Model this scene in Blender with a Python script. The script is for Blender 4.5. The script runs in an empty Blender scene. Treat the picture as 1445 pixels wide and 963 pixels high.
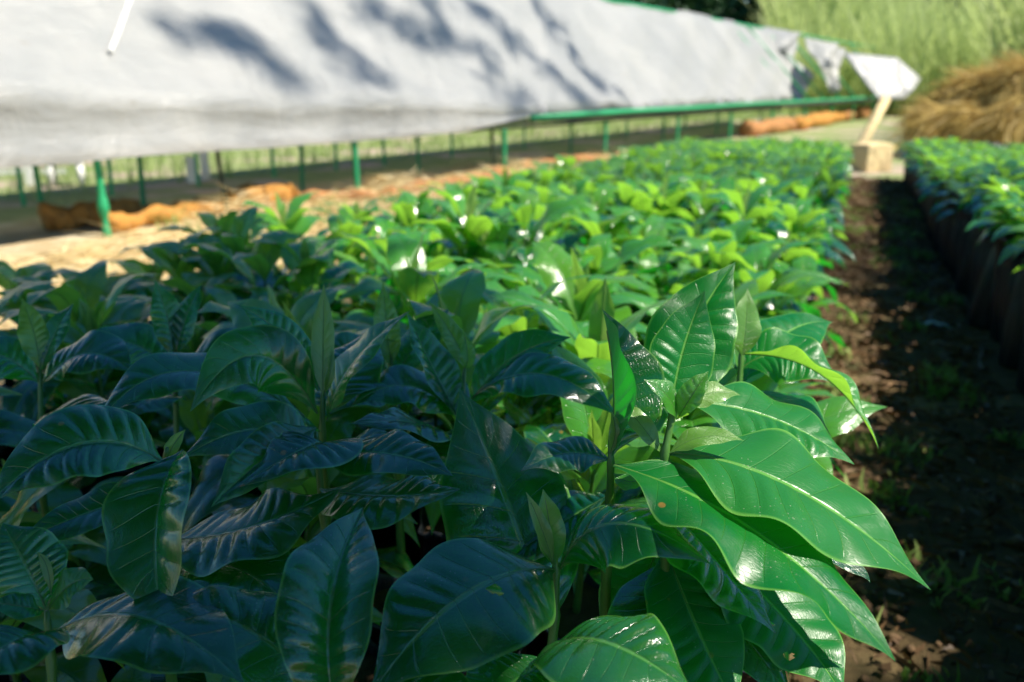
import bpy, math, random
import numpy as np
from mathutils import Vector, Matrix
R = math.radians
random.seed(7); rng = np.random.default_rng(7)
S = bpy.context.scene
COL = S.collection
V = Vector

# ------------------------------------------------------------------ camera
H = 0.8
FPX = 1200.0
PITCH = math.atan(361 / FPX)
cd = bpy.data.cameras.new('camera'); cam = bpy.data.objects.new('camera', cd); COL.objects.link(cam)
cam.location = (0, 0, H); cam.rotation_euler = (math.pi / 2 - PITCH, 0, 0)
cd.sensor_width = 36; cd.lens = FPX / 1445 * 36; cd.clip_start = 0.02; cd.clip_end = 600
cd.dof.use_dof = True; cd.dof.focus_distance = 0.63; cd.dof.aperture_fstop = 5.2; cd.dof.aperture_blades = 7
S.camera = cam
FW = V((0, math.cos(PITCH), -math.sin(PITCH))); UP = V((0, math.sin(PITCH), math.cos(PITCH))); RT = V((1, 0, 0)); C0 = V((0, 0, H))
def ray(x, y): return FW + RT * ((x - 722.5) / FPX) + UP * (-(y - 481.5) / FPX)
def at(x, y, d): return C0 + ray(x, y) * d                     # a point seen at pixel x,y at depth d
def onz(x, y, z): r = ray(x, y); return C0 + r * ((z - H) / r.z)
def camn(n): return (RT * n[0] + UP * n[1] - FW * n[2]).normalized()

# ------------------------------------------------------------------ sun and sky
SAZ, SEL = R(104), R(55)
SUN = V((math.sin(SAZ) * math.cos(SEL), math.cos(SAZ) * math.cos(SEL), math.sin(SEL)))
ld = bpy.data.lights.new('sun', 'SUN'); ld.energy = 5.0; ld.angle = R(0.5); ld.color = (1, .93, .80)
sun = bpy.data.objects.new('sun', ld); COL.objects.link(sun)
sun.rotation_euler = (-SUN).to_track_quat('-Z', 'Y').to_euler(); sun.location = (8, -3, 9)
W = bpy.data.worlds.new('World'); S.world = W; W.use_nodes = True
nt = W.node_tree; bg = nt.nodes['Background']; sky = nt.nodes.new('ShaderNodeTexSky')
sky.sky_type = 'NISHITA'; sky.sun_disc = False; sky.sun_elevation = SEL; sky.sun_rotation = SAZ
sky.air_density = 1.0; sky.dust_density = .1; sky.ozone_density = 3.5
hs = nt.nodes.new('ShaderNodeHueSaturation'); hs.inputs['Saturation'].default_value = 1.3
nt.links.new(sky.outputs[0], hs.inputs['Color']); nt.links.new(hs.outputs[0], bg.inputs[0]); bg.inputs[1].default_value = 0.084
S.view_settings.view_transform = 'Standard'; S.view_settings.look = 'None'
S.view_settings.exposure = 0.95; S.view_settings.gamma = 1
S.cycles.max_bounces = 7; S.cycles.transparent_max_bounces = 8; S.cycles.use_denoising = True
S.cycles.caustics_reflective = False; S.cycles.caustics_refractive = False

# ------------------------------------------------------------------ material helpers
class NT:
    def __init__(s, name):
        s.m = bpy.data.materials.new(name); s.m.use_nodes = True; s.t = s.m.node_tree; s.t.nodes.clear()
        s.out = s.n('OutputMaterial')
    def n(s, typ, **kw):
        nd = s.t.nodes.new('ShaderNode' + typ)
        for k, v in kw.items(): setattr(nd, k, v)
        return nd
    def set(s, sock, v):
        if isinstance(v, bpy.types.NodeSocket): s.t.links.new(v, sock)
        elif isinstance(v, (tuple, list)) and sock.type == 'RGBA' and len(v) == 3: sock.default_value = (*v, 1)
        else: sock.default_value = v
    def math(s, op, a, b=0.0, c=0.0):
        nd = s.n('Math', operation=op)
        for i, v in enumerate((a, b, c)): s.set(nd.inputs[i], v)
        return nd.outputs[0]
    def mix(s, f, a, b, blend='MIX'):
        nd = s.n('Mix', data_type='RGBA', blend_type=blend)
        s.set(nd.inputs['Factor'], f); s.set(nd.inputs[6], a); s.set(nd.inputs[7], b)
        return nd.outputs[2]
    def smooth(s, x, lo, hi, a=0.0, b=1.0):
        nd = s.n('MapRange', interpolation_type='SMOOTHSTEP')
        for i, v in enumerate((x, lo, hi, a, b)): s.set(nd.inputs[i], v)
        return nd.outputs[0]
    def noise(s, vec, scale, detail=4, rough=.55, dist=0.0):
        nd = s.n('TexNoise'); s.set(nd.inputs['Vector'], vec)
        nd.inputs['Scale'].default_value = scale; nd.inputs['Detail'].default_value = detail
        nd.inputs['Roughness'].default_value = rough; nd.inputs['Distortion'].default_value = dist
        return nd.outputs[0]
    def scale(s, vec, sc):
        nd = s.n('Mapping'); s.set(nd.inputs[0], vec); nd.inputs['Scale'].default_value = sc
        return nd.outputs[0]
    def obj(s): return s.n('TexCoord').outputs['Object']
    def bump(s, h, strength, dist=.002):
        nd = s.n('Bump'); nd.inputs['Strength'].default_value = strength; nd.inputs['Distance'].default_value = dist
        s.set(nd.inputs['Height'], h); return nd.outputs[0]
    def bsdf(s, col, rough=.6, spec=.5, normal=None, coat=0.0, metal=0.0):
        nd = s.n('BsdfPrincipled'); s.set(nd.inputs['Base Color'], col); s.set(nd.inputs['Roughness'], rough)
        s.set(nd.inputs['Specular IOR Level'], spec); s.set(nd.inputs['Coat Weight'], coat); nd.inputs['Coat Roughness'].default_value = .12
        nd.inputs['Metallic'].default_value = metal
        if normal is not None: s.set(nd.inputs['Normal'], normal)
        return nd.outputs[0]
    def translucent(s, sh, col, f, normal=None):
        t = s.n('BsdfTranslucent'); s.set(t.inputs[0], col)
        if normal is not None: s.set(t.inputs['Normal'], normal)
        mx = s.n('MixShader'); s.set(mx.inputs[0], f); s.set(mx.inputs[1], sh); s.set(mx.inputs[2], t.outputs[0])
        return mx.outputs[0]
    def done(s, sh): s.t.links.new(sh, s.out.inputs[0]); return s.m

def leaf_material(name, dark, light, trans, tf, rough, vein, edge, spots=True, spec=1.0, coat=.3):
    k = NT(name)
    uv = k.n('UVMap'); sep = k.n('SeparateXYZ'); k.set(sep.inputs[0], uv.outputs[0])
    u = k.math('SUBTRACT', k.math('MULTIPLY', sep.outputs[0], 2.0), 1.0); au = k.math('ABSOLUTE', u); v = sep.outputs[1]
    P = k.obj(); oi = k.n('ObjectInfo').outputs['Random']
    ph = k.math('MULTIPLY', k.math('SUBTRACT', v, k.math('MULTIPLY', au, .13)), 11.0)
    fr = k.math('ABSOLUTE', k.math('SUBTRACT', k.math('FRACT', ph), .5))            # 0.5 on a vein
    lat = k.math('MULTIPLY', k.smooth(fr, .465, .498), k.smooth(au, .95, .6))
    mid = k.smooth(au, .055, .018)
    net = k.n('TexVoronoi', feature='DISTANCE_TO_EDGE'); k.set(net.inputs['Vector'], uv.outputs[0]); net.inputs['Scale'].default_value = 34
    nz = k.noise(P, 26, 4)
    col = k.mix(k.math('ADD', k.math('MULTIPLY', nz, .6), k.math('MULTIPLY', oi, .45)), dark, light)
    col = k.mix(k.math('MULTIPLY', k.math('POWER', oi, 4.0), .45 if not spots else .12), col, (.13, .22, .03))
    col = k.mix(k.math('MULTIPLY', lat, .20), col, vein)
    col = k.mix(k.math('MULTIPLY', mid, .85), col, vein)
    col = k.mix(k.math('MULTIPLY', k.smooth(au, .93, .99), .75), col, edge)
    if spots:
        vo = k.n('TexVoronoi', feature='F1'); k.set(vo.inputs['Vector'], P); vo.inputs['Scale'].default_value = 42
        sp = k.math('MULTIPLY', k.smooth(vo.outputs['Distance'], .13, .08), k.smooth(k.noise(P, 9, 2), .52, .60))
        col = k.mix(k.math('MULTIPLY', sp, .8), col, (.33, .17, .03))
    vd = k.n('TexVoronoi', feature='F1'); k.set(vd.inputs['Vector'], P); vd.inputs['Scale'].default_value = 260
    dust = k.math('MULTIPLY', k.smooth(vd.outputs['Distance'], .16, .08), k.smooth(k.noise(P, 30, 3), .52, .66))
    film = k.smooth(k.noise(P, 14, 6, .65), .54, .74)
    col = k.mix(k.math('ADD', k.math('MULTIPLY', dust, .55), k.math('MULTIPLY', film, .05)), col, (.42, .42, .34))
    col = k.mix(k.math('MULTIPLY', k.smooth(k.math('ADD', v, k.math('MULTIPLY', k.noise(P, 40, 4), .09)), 1.15, 1.21), k.smooth(oi, .5, .6)), col, (.16, .09, .02))
    back = k.n('NewGeometry').outputs['Backfacing']
    col = k.mix(k.math('MULTIPLY', back, .55), col, (light[0] * 1.8 + .01, light[1] * 1.25 + .015, light[2] * 1.6 + .01))
    hgt = k.math('ADD', k.math('MULTIPLY', lat, -.9), k.math('MULTIPLY', k.smooth(net.outputs['Distance'], 0, .12), .09))
    hgt = k.math('ADD', hgt, k.math('ADD', k.math('MULTIPLY', mid, -.9), k.math('MULTIPLY', nz, .9)))
    nrm = k.bump(hgt, .55, .0012)
    ro = k.math('ADD', k.math('ADD', rough, k.math('ADD', k.math('MULTIPLY', k.noise(P, 60, 3), .08), k.math('MULTIPLY', film, .16))), k.math('MULTIPLY', back, .3))
    sh = k.bsdf(col, ro, spec, nrm, coat)
    return k.done(k.translucent(sh, k.mix(k.math('MULTIPLY', mid, .7), trans, vein), tf, nrm))

M = {}
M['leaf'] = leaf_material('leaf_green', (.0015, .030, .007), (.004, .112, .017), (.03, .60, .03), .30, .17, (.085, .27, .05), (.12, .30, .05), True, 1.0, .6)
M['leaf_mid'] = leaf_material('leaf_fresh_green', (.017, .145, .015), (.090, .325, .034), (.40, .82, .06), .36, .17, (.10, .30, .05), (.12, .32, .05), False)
M['leaf_bright'] = leaf_material('leaf_green_sun_tint', (.0015, .085, .010), (.004, .170, .020), (.04, .70, .03), .30, .30, (.12, .36, .05), (.14, .36, .05), True, .55, 0)  # leaf green with sunlight put into the colour, for the lit front leaves
M['leaf_pale'] = leaf_material('leaf_pale_dry', (.20, .26, .20), (.32, .38, .30), (.3, .36, .2), .15, .4, (.4, .42, .3), (.3, .3, .2), False)
M['leaf_young'] = leaf_material('leaf_young_green', (.07, .21, .022), (.14, .31, .036), (.30, .58, .06), .34, .30, (.22, .40, .09), (.2, .40, .07), False)
k = NT('stem_green'); P = k.obj()
M['stem'] = k.done(k.bsdf(k.mix(k.noise(P, 60), (.03, .12, .018), (.09, .21, .035)), .42, .5, k.bump(k.noise(k.scale(P, (90, 90, 14)), 3), .3)))
k = NT('bark'); P = k.obj(); b = k.noise(k.scale(P, (14, 14, 3)), 1.2, 8)
M['bark'] = k.done(k.bsdf(k.mix(b, (.05, .035, .022), (.16, .12, .085)), .9, .2, k.bump(b, .8, .02)))
k = NT('bag_plastic'); P = k.obj(); f = k.noise(k.scale(P, (60, 60, 7)), 1.0, 5, .6, .6)
dust = k.smooth(k.noise(P, 16, 6), .45, .75)
M['bag'] = k.done(k.bsdf(k.mix(k.math('MULTIPLY', dust, .55), (.016, .020, .026), (.055, .060, .068)), k.math('ADD', .32, k.math('MULTIPLY', dust, .3)), .5, k.bump(f, .9, .006)))
k = NT('potting_soil'); P = k.obj()
M['soil'] = k.done(k.bsdf(k.mix(k.noise(P, 70, 6), (.025, .016, .010), (.12, .075, .042)), .95, .2, k.bump(k.noise(P, 90, 6), 1, .006)))
def paint(name, a, b, rough=.45):
    k = NT(name); P = k.obj(); n = k.noise(P, 7, 7, .65)
    col = k.mix(k.noise(P, 2.5, 3), a, b); col = k.mix(k.math('MULTIPLY', k.smooth(n, .60, .72), .6), col, (.10, .055, .03))
    return k.done(k.bsdf(col, k.math('ADD', rough, k.math('MULTIPLY', n, .2)), .5, k.bump(n, .25, .003)))
M['green_paint'] = paint('green_paint', (.008, .26, .095), (.025, .36, .15))
M['dark_metal'] = paint('dark_tube', (.012, .022, .014), (.025, .05, .03))
M['white_paint'] = paint('white_paint', (.72, .72, .69), (.80, .80, .78))
k = NT('mesh_tray'); P = k.obj()
M['tray'] = k.done(k.bsdf(k.mix(k.noise(P, 30), (.02, .025, .02), (.06, .06, .05)), .8, .2))
def wood(name, a, b, sc=(12, 12, 12)):
    k = NT(name); P = k.obj(); g = k.noise(k.scale(P, sc), 1.0, 7, .6, .4)
    col = k.mix(g, a, b); col = k.mix(k.math('MULTIPLY', k.smooth(k.noise(P, 5, 4), .52, .7), .5), col, (.20, .12, .06))
    return k.done(k.bsdf(k.mix(k.math('MULTIPLY', k.smooth(k.noise(P, 17, 6, .7), .5, .68), .55), col, (.10, .06, .03)), .85, .2, k.bump(g, .9, .025)))
M['log'] = wood('orange_log', (.34, .15, .030), (.58, .29, .07))
M['log_red'] = wood('brown_log', (.30, .13, .045), (.50, .25, .10))
M['pale_wood'] = wood('pale_wood', (.58, .43, .20), (.78, .63, .36))
# plastic sheet: dirty white film
def sheet_mat(name, a, b, tf):
    k = NT(name); P = k.obj(); n = k.noise(P, 1.3, 6, .6, .3); fine = k.noise(P, 9, 6)
    col = k.mix(k.smooth(n, .35, .7), a, b)
    col = k.mix(k.math('MULTIPLY', k.smooth(fine, .62, .80), .25), col, (.42, .36, .28))
    nr = k.bump(k.math('ADD', k.noise(P, 3.2, 7, .55, 1.6), k.math('MULTIPLY', k.noise(k.scale(P, (1, 1, 5)), 2.0, 5, .5, 1.0), .7)), .32, .10)
    return k.done(k.translucent(k.bsdf(col, .38, .5, nr), (.72, .735, .73), tf, nr))
M['sheet'] = sheet_mat('white_sheet', (.56, .565, .56), (.70, .69, .665), .60)
M['sheet_grey'] = sheet_mat('grey_sheet', (.42, .42, .43), (.50, .50, .50), .3)
M['net'] = sheet_mat('grey_net', (.40, .39, .40), (.50, .49, .50), .3)
# ground: soil, then straw litter, then meadow, by where they lie
E = V((math.sin(R(21.4)), math.cos(R(21.4)), 0)); Q = V((E.y, -E.x, 0))      # along the path, and to its right
O = onz(147, 335, 0); TD = V((math.sin(R(32.9)), math.cos(R(32.9)), 0)); TN = V((-TD.y, TD.x, 0))   # along the tables, and to behind them
def tp(s, p, z): return O + TD * s + TN * p + V((0, 0, z))
k = NT('ground'); P = k.obj()
def dotc(k, P, d, off):
    nd = k.n('VectorMath', operation='DOT_PRODUCT'); k.set(nd.inputs[0], P); nd.inputs[1].default_value = d
    return k.math('SUBTRACT', nd.outputs['Value'], off)
q = dotc(k, P, Q, 0); pp = dotc(k, P, TN, O.dot(TN)); e = dotc(k, P, E, 0)
wob = k.math('MULTIPLY', k.math('SUBTRACT', k.noise(P, 3.5, 5), .5), .7)
soil = k.mix(k.noise(P, 22, 8, .65), (.050, .036, .018), (.25, .175, .085))
soil = k.mix(k.math('MULTIPLY', k.smooth(k.noise(P, 6, 5), .50, .72), .7), soil, (.44, .32, .15))
soil = k.mix(k.math('MULTIPLY', k.smooth(k.noise(P, 2.6, 6, .7), .50, .66), .6), soil, (.05, .075, .025))
straw = k.mix(k.noise(k.scale(P, (20, 34, 20)), 1, 8, .7), (.46, .31, .14), (.82, .66, .40))
straw = k.mix(k.math('MULTIPLY', k.smooth(k.noise(P, 2.2, 4), .5, .68), .6), straw, (.86, .77, .56))
mead = k.mix(k.noise(P, 5, 8, .7), (.14, .20, .06), (.40, .44, .20))
mead = k.mix(k.smooth(k.noise(P, .9, 5), .50, .62), mead, (.52, .40, .32))
col = k.mix(k.smooth(k.math('ADD', q, wob), -.95, -1.25), soil, straw)
col = k.mix(k.smooth(k.math('ADD', pp, wob), .55, 1.3), col, mead)
col = k.mix(k.smooth(k.math('ADD', e, k.math('MULTIPLY', wob, 2)), 7.0, 8.5), col, mead)
M['ground'] = k.done(k.bsdf(col, .95, .15, k.bump(k.noise(P, 24, 10, .75), 1, .035)))
def strand_mat(name, a, b, tr, tf=.25):
    k = NT(name); P = k.obj(); n = k.noise(P, 11, 3); g = k.noise(P, 1.7, 3)
    col = k.mix(k.smooth(k.math('ADD', k.math('MULTIPLY', n, .6), k.math('MULTIPLY', g, .4)), .35, .65), a, b)
    return k.done(k.translucent(k.bsdf(col, .6, .35), tr, tf))
k = NT('soil_clod'); P = k.obj(); M['soil_clod'] = k.done(k.bsdf(k.mix(k.noise(P, 40, 5), (.05, .03, .018), (.24, .15, .08)), .95, .2, k.bump(k.noise(P, 150, 5), 1, .004)))
M['straw'] = strand_mat('straw', (.70, .52, .22), (.92, .80, .50), (.6, .45, .2))
M['dry_grass'] = strand_mat('dry_grass', (.26, .17, .035), (.68, .52, .17), (.7, .45, .12))
M['tall_grass'] = strand_mat('tall_grass', (.11, .21, .05), (.68, .72, .34), (.60, .72, .25), .42)
M['lawn'] = strand_mat('meadow_grass', (.13, .25, .045), (.36, .44, .15), (.32, .46, .10), .3)
M['weed'] = strand_mat('weed', (.10, .22, .04), (.38, .46, .14), (.2, .4, .06), .3)
M['crown'] = strand_mat('dark_foliage', (.008, .035, .010), (.02, .075, .018), (.03, .12, .02), .15)
M['litter'] = strand_mat('leaf_litter', (.06, .035, .02), (.22, .13, .06), (.1, .06, .02), .1)

# ------------------------------------------------------------------ object helpers
def link(name, me, mat, parent=None):
    o = bpy.data.objects.new(name, me); COL.objects.link(o)
    if mat is not None:
        for m_ in (mat if isinstance(mat, (list, tuple)) else [mat]): me.materials.append(m_)
    if parent is not None: o.parent = parent
    return o
def mesh(verts, faces, smooth=True, uvs=None, mids=None):
    me = bpy.data.meshes.new('mesh'); me.from_pydata([tuple(v) for v in verts], [], faces)
    if smooth: me.polygons.foreach_set('use_smooth', [True] * len(me.polygons))
    if uvs is not None:
        ul = me.uv_layers.new(name='UVMap')
        li = np.empty(len(me.loops), dtype=np.int32); me.loops.foreach_get('vertex_index', li)
        ul.data.foreach_set('uv', np.asarray(uvs, dtype=np.float32)[li].ravel())
    if mids is not None: me.polygons.foreach_set('material_index', mids)
    me.update(); return me
def thing(name, label, cat, loc=(0, 0, 0), group=None):
    o = bpy.data.objects.new(name, None); COL.objects.link(o); o.location = loc; o.empty_display_size = .05
    return tag(o, label, cat, group)
def tag(o, label, cat, group=None):
    o['label'] = label; o['category'] = cat
    if group: o['group'] = group
    return o
def tube(pts, rads, n=8, cap=True):
    pts = [V(p) for p in pts]; vs, fs = [], []
    ref = None
    for i, p in enumerate(pts):
        t = (pts[min(i + 1, len(pts) - 1)] - pts[max(i - 1, 0)]).normalized()
        if ref is None: ref = t.orthogonal().normalized()
        a = (ref - t * ref.dot(t)).normalized(); ref = a; b = t.cross(a)
        r = rads[i] if isinstance(rads, (list, tuple)) else rads
        for j in range(n):
            th = 2 * math.pi * j / n; vs.append(p + a * (math.cos(th) * r) + b * (math.sin(th) * r))
    for i in range(len(pts) - 1):
        for j in range(n):
            fs.append((i * n + j, i * n + (j + 1) % n, (i + 1) * n + (j + 1) % n, (i + 1) * n + j))
    if cap:
        fs.append(tuple(range(n - 1, -1, -1))); fs.append(tuple(range((len(pts) - 1) * n, len(pts) * n)))
    return vs, fs
def join(*parts):
    vs, fs = [], []
    for v, f in parts:
        o = len(vs); vs += list(v); fs += [tuple(i + o for i in q_) for q_ in f]
    return vs, fs
def boxm(cx, cy, cz, sx, sy, sz, jit=0):
    vs = [V((cx + a * sx / 2 + random.uniform(-jit, jit), cy + b_ * sy / 2 + random.uniform(-jit, jit), cz + c * sz / 2 + random.uniform(-jit, jit))) for a in (-1, 1) for b_ in (-1, 1) for c in (-1, 1)]
    return vs, [(0, 1, 3, 2), (4, 6, 7, 5), (0, 4, 5, 1), (2, 3, 7, 6), (0, 2, 6, 4), (1, 5, 7, 3)]
def bez(P0, P1, P2, t): 
    C = P1 * 2 - (P0 + P2) * .5
    return P0 * (1 - t) ** 2 + C * (2 * t * (1 - t)) + P2 * t ** 2
def bevel(o, w, seg=2):
    b = o.modifiers.new('bevel', 'BEVEL'); b.width = w; b.segments = seg; return o

# ------------------------------------------------------------------ leaves
PV = [0, .05, .12, .22, .34, .46, .58, .70, .80, .88, .94, 1]
PW = [.03, .13, .40, .74, .95, 1.0, .95, .78, .54, .30, .13, .0]
def prof(v):
    i = 0
    while i < len(PV) - 2 and v > PV[i + 1]: i += 1
    t = (v - PV[i]) / (PV[i + 1] - PV[i])
    def m(j):
        a, b_ = max(j - 1, 0), min(j + 1, len(PV) - 1)
        return (PW[b_] - PW[a]) / (PV[b_] - PV[a])
    h = PV[i + 1] - PV[i]
    return max(0, (2*t**3 - 3*t*t + 1) * PW[i] + (t**3 - 2*t*t + t) * h * m(i) + (-2*t**3 + 3*t*t) * PW[i+1] + (t**3 - t*t) * h * m(i+1))
def leaf_mesh(P0, P1, P2, N, w, fold=10, wave=.10, quilt=.035, droop=.10, nv=30, nu=12, seed=0, twist=0, rib=True, holes=()):
    """one leaf: midrib bends through P0,P1,P2; w = full width; fold lifts the halves towards N"""
    r = random.Random(seed)
    ph1, ph2, f1, f2 = r.uniform(0, 6.3), r.uniform(0, 6.3), r.uniform(2.0, 3.2), r.uniform(1.8, 3.0)
    asym = r.uniform(.94, 1.06); vk = r.uniform(.78, 1.12); wa, wb, wc = r.uniform(0, 6.3), r.uniform(0, 6.3), r.uniform(.6, 1.3)
    vs, uv, fs, mids = [], [], [], []
    for i in range(nv + 1):
        v = i / nv; v = .5 - .5 * math.cos(math.pi * v) if False else v
        p = bez(P0, P1, P2, v); t = (bez(P0, P1, P2, min(v + .01, 1)) - bez(P0, P1, P2, max(v - .01, 0))).normalized()
        side = t.cross(N).normalized()
        if twist: side = Matrix.Rotation(R(twist) * (v - .4), 3, t) @ side
        n = side.cross(t).normalized()
        hw = prof(v) * w / 2
        for j in range(nu + 1):
            u = -1 + 2 * j / nu; au = abs(u); s_ = 1 if u > 0 else -1
            fo = R(fold) * (1 - .35 * v)
            hh = hw * (asym if u > 0 else 2 - asym) * (1 + .03 * math.sin(v * 23 + ph1 + s_) * au)
            wv = wave * w * .5 * math.sin(6.28 * (f1 if u > 0 else f2) * v + (ph1 if u > 0 else ph2)) * au ** 2 * min(1, prof(v) * 1.5)
            vw = vk * v + .016 * math.sin(7 * v + wa + s_ * 1.3) + .009 * math.sin(17 * v + wb + 2.0 * u) + .03 * (1 if u > 0 else 0) + .05 * au * au * wc
            ps = (vw - .13 * au) * 11; vq = .55 + .45 * math.sin(5 * v + wb + s_)
            qd = abs((ps % 1) - .5) * 2                       # 1 on a vein
            qh = quilt * vq * w * (1 - qd ** 2.2) * math.sin(math.pi * min(1, au * 1.05)) ** .7 * min(1, prof(v) * 1.3)
            lift = hh * au * math.sin(fo) - droop * hh * au ** 2.2 + wv + qh
            vs.append(p + side * (u * hh * math.cos(fo)) + n * lift); uv.append(((u + 1) / 2, vw))
    for i in range(nv):
        for j in range(nu):
            a = i * (nu + 1) + j
            cu, cv = -1 + 2 * (j + .5) / nu, (i + .5) / nv
            if any((cu - hu) ** 2 / ru ** 2 + (cv - hv) ** 2 / rv ** 2 < 1 for hu, hv, ru, rv in holes): continue
            fs.append((a, a + 1, a + nu + 2, a + nu + 1)); mids.append(0)
    if rib:                                                     # raised midrib and stalk along the underside
        pts, rad = [], []
        for i in range(11):
            v = i / 10 * .85; p = bez(P0, P1, P2, v); t = (bez(P0, P1, P2, min(v + .01, 1)) - p).normalized()
            n = t.cross(N).normalized().cross(t)
            pts.append(p - n * (.006 * w if i else 0)); rad.append(max(.0004, .013 * w * (1 - v)))
        tv, tf = tube(pts, rad, 5, False); o = len(vs)
        vs += tv; uv += [(.5, .5)] * len(tv); fs += [tuple(x + o for x in f) for f in tf]; mids += [1] * len(tf)
    return mesh(vs, fs, True, uv, mids)

def bag_mesh(r, h, seed):
    rr = random.Random(seed); n = 28; vs, fs = [], []
    zs = [0, .01, .06, .12, .18, .23, h - .012, h, h - .004, h - .03]
    ks = [.86, .97, 1.0, 1.03, 1.01, .98, 1.0, 1.03, .99, .95]
    pa = [rr.uniform(0, 6.3) for _ in range(4)]
    for z, kx in zip(zs, ks):
        for j in range(n):
            th = 2 * math.pi * j / n
            fold = .045 * math.sin(7 * th + pa[0] + z * 6) + .03 * math.sin(11 * th + pa[1] - z * 9) + .03 * math.sin(3 * th + pa[2] + z * 20)
            q_ = r * kx * (1 + fold); vs.append((q_ * math.cos(th), q_ * math.sin(th), z * h / h + (.008 * math.sin(4 * th + pa[3]) if z > .2 else 0)))
    for i in range(len(zs) - 1):
        for j in range(n): fs.append((i * n + j, i * n + (j + 1) % n, (i + 1) * n + (j + 1) % n, (i + 1) * n + j))
    return mesh(vs, fs)
def soil_mesh(r, z, seed):
    rr = random.Random(seed); n = 16; vs = [(0, 0, z + .006)]; fs = []
    for ring in (.5, 1):
        for j in range(n):
            th = 6.283 * j / n; vs.append((r * ring * math.cos(th), r * ring * math.sin(th), z + rr.uniform(-.004, .006)))
    for j in range(n):
        fs.append((0, 1 + j, 1 + (j + 1) % n)); fs.append((1 + j, 1 + n + j, 1 + n + (j + 1) % n, 1 + (j + 1) % n))
    return mesh(vs, fs)
BAGH = .24
BAGS = [bag_mesh(.060, BAGH, i) for i in range(4)]; SOILS = [soil_mesh(.058, BAGH - .025, i) for i in range(2)]
for b in BAGS: b.materials.append(M['bag'])
for b in SOILS: b.materials.append(M['soil'])
def share(name, me, parent, loc=(0, 0, 0), rz=0):
    o = bpy.data.objects.new(name, me); COL.objects.link(o); o.parent = parent; o.location = loc; o.rotation_euler.z = rz; return o

# ------------------------------------------------------------------ the near seedlings, leaf by leaf
taken = []
def seedling(label, stem_px, leaves, seed, group=None):
    """stem_px: points from low to high (x, y, depth).  leaves: (base, mid, tip, width_px, normal, fold, opts)"""
    sp = [at(*p) for p in stem_px]
    foot = V((sp[0].x, sp[0].y, 0)); root = thing('seedling', label, 'seedling', foot, group)
    pts = [V((sp[0].x, sp[0].y, BAGH - .03)), V((sp[0].x, sp[0].y, max(BAGH + .01, sp[0].z - .05)))] + sp
    pts = [p - foot for p in pts]; n = len(pts)
    # resample
    rs, rr_ = [], []
    for i in range(n - 1):
        for j in range(4):
            rs.append(pts[i].lerp(pts[i + 1], j / 4)); f = (i + j / 4) / (n - 1); rr_.append(.0052 * (1 - .62 * f) * (1.0 + (.25 if j == 0 and i > 1 else 0)))
    rs.append(pts[-1]); rr_.append(.0014)
    link('stem', mesh(*tube(rs, rr_, 10)), M['stem'], root)
    sb = share('bag', BAGS[seed % 4], root, rz=seed); share('soil', SOILS[seed % 2], sb)
    for i, lf in enumerate(leaves):
        b_, m_, t_, w, nn, fold = lf[:6]; o_ = lf[6] if len(lf) > 6 else {}
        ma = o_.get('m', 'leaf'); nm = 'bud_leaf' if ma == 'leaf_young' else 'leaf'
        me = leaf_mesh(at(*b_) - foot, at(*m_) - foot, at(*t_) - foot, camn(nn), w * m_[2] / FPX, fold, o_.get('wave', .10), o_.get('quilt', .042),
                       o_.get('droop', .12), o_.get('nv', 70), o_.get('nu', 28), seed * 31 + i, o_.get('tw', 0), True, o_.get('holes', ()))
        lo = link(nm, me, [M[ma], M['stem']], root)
        if 'label' in o_: lo['label'] = o_['label']
    taken.append(foot)
    return root
Y = {'m': 'leaf_young', 'quilt': .02, 'nv': 24, 'nu': 10}
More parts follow.
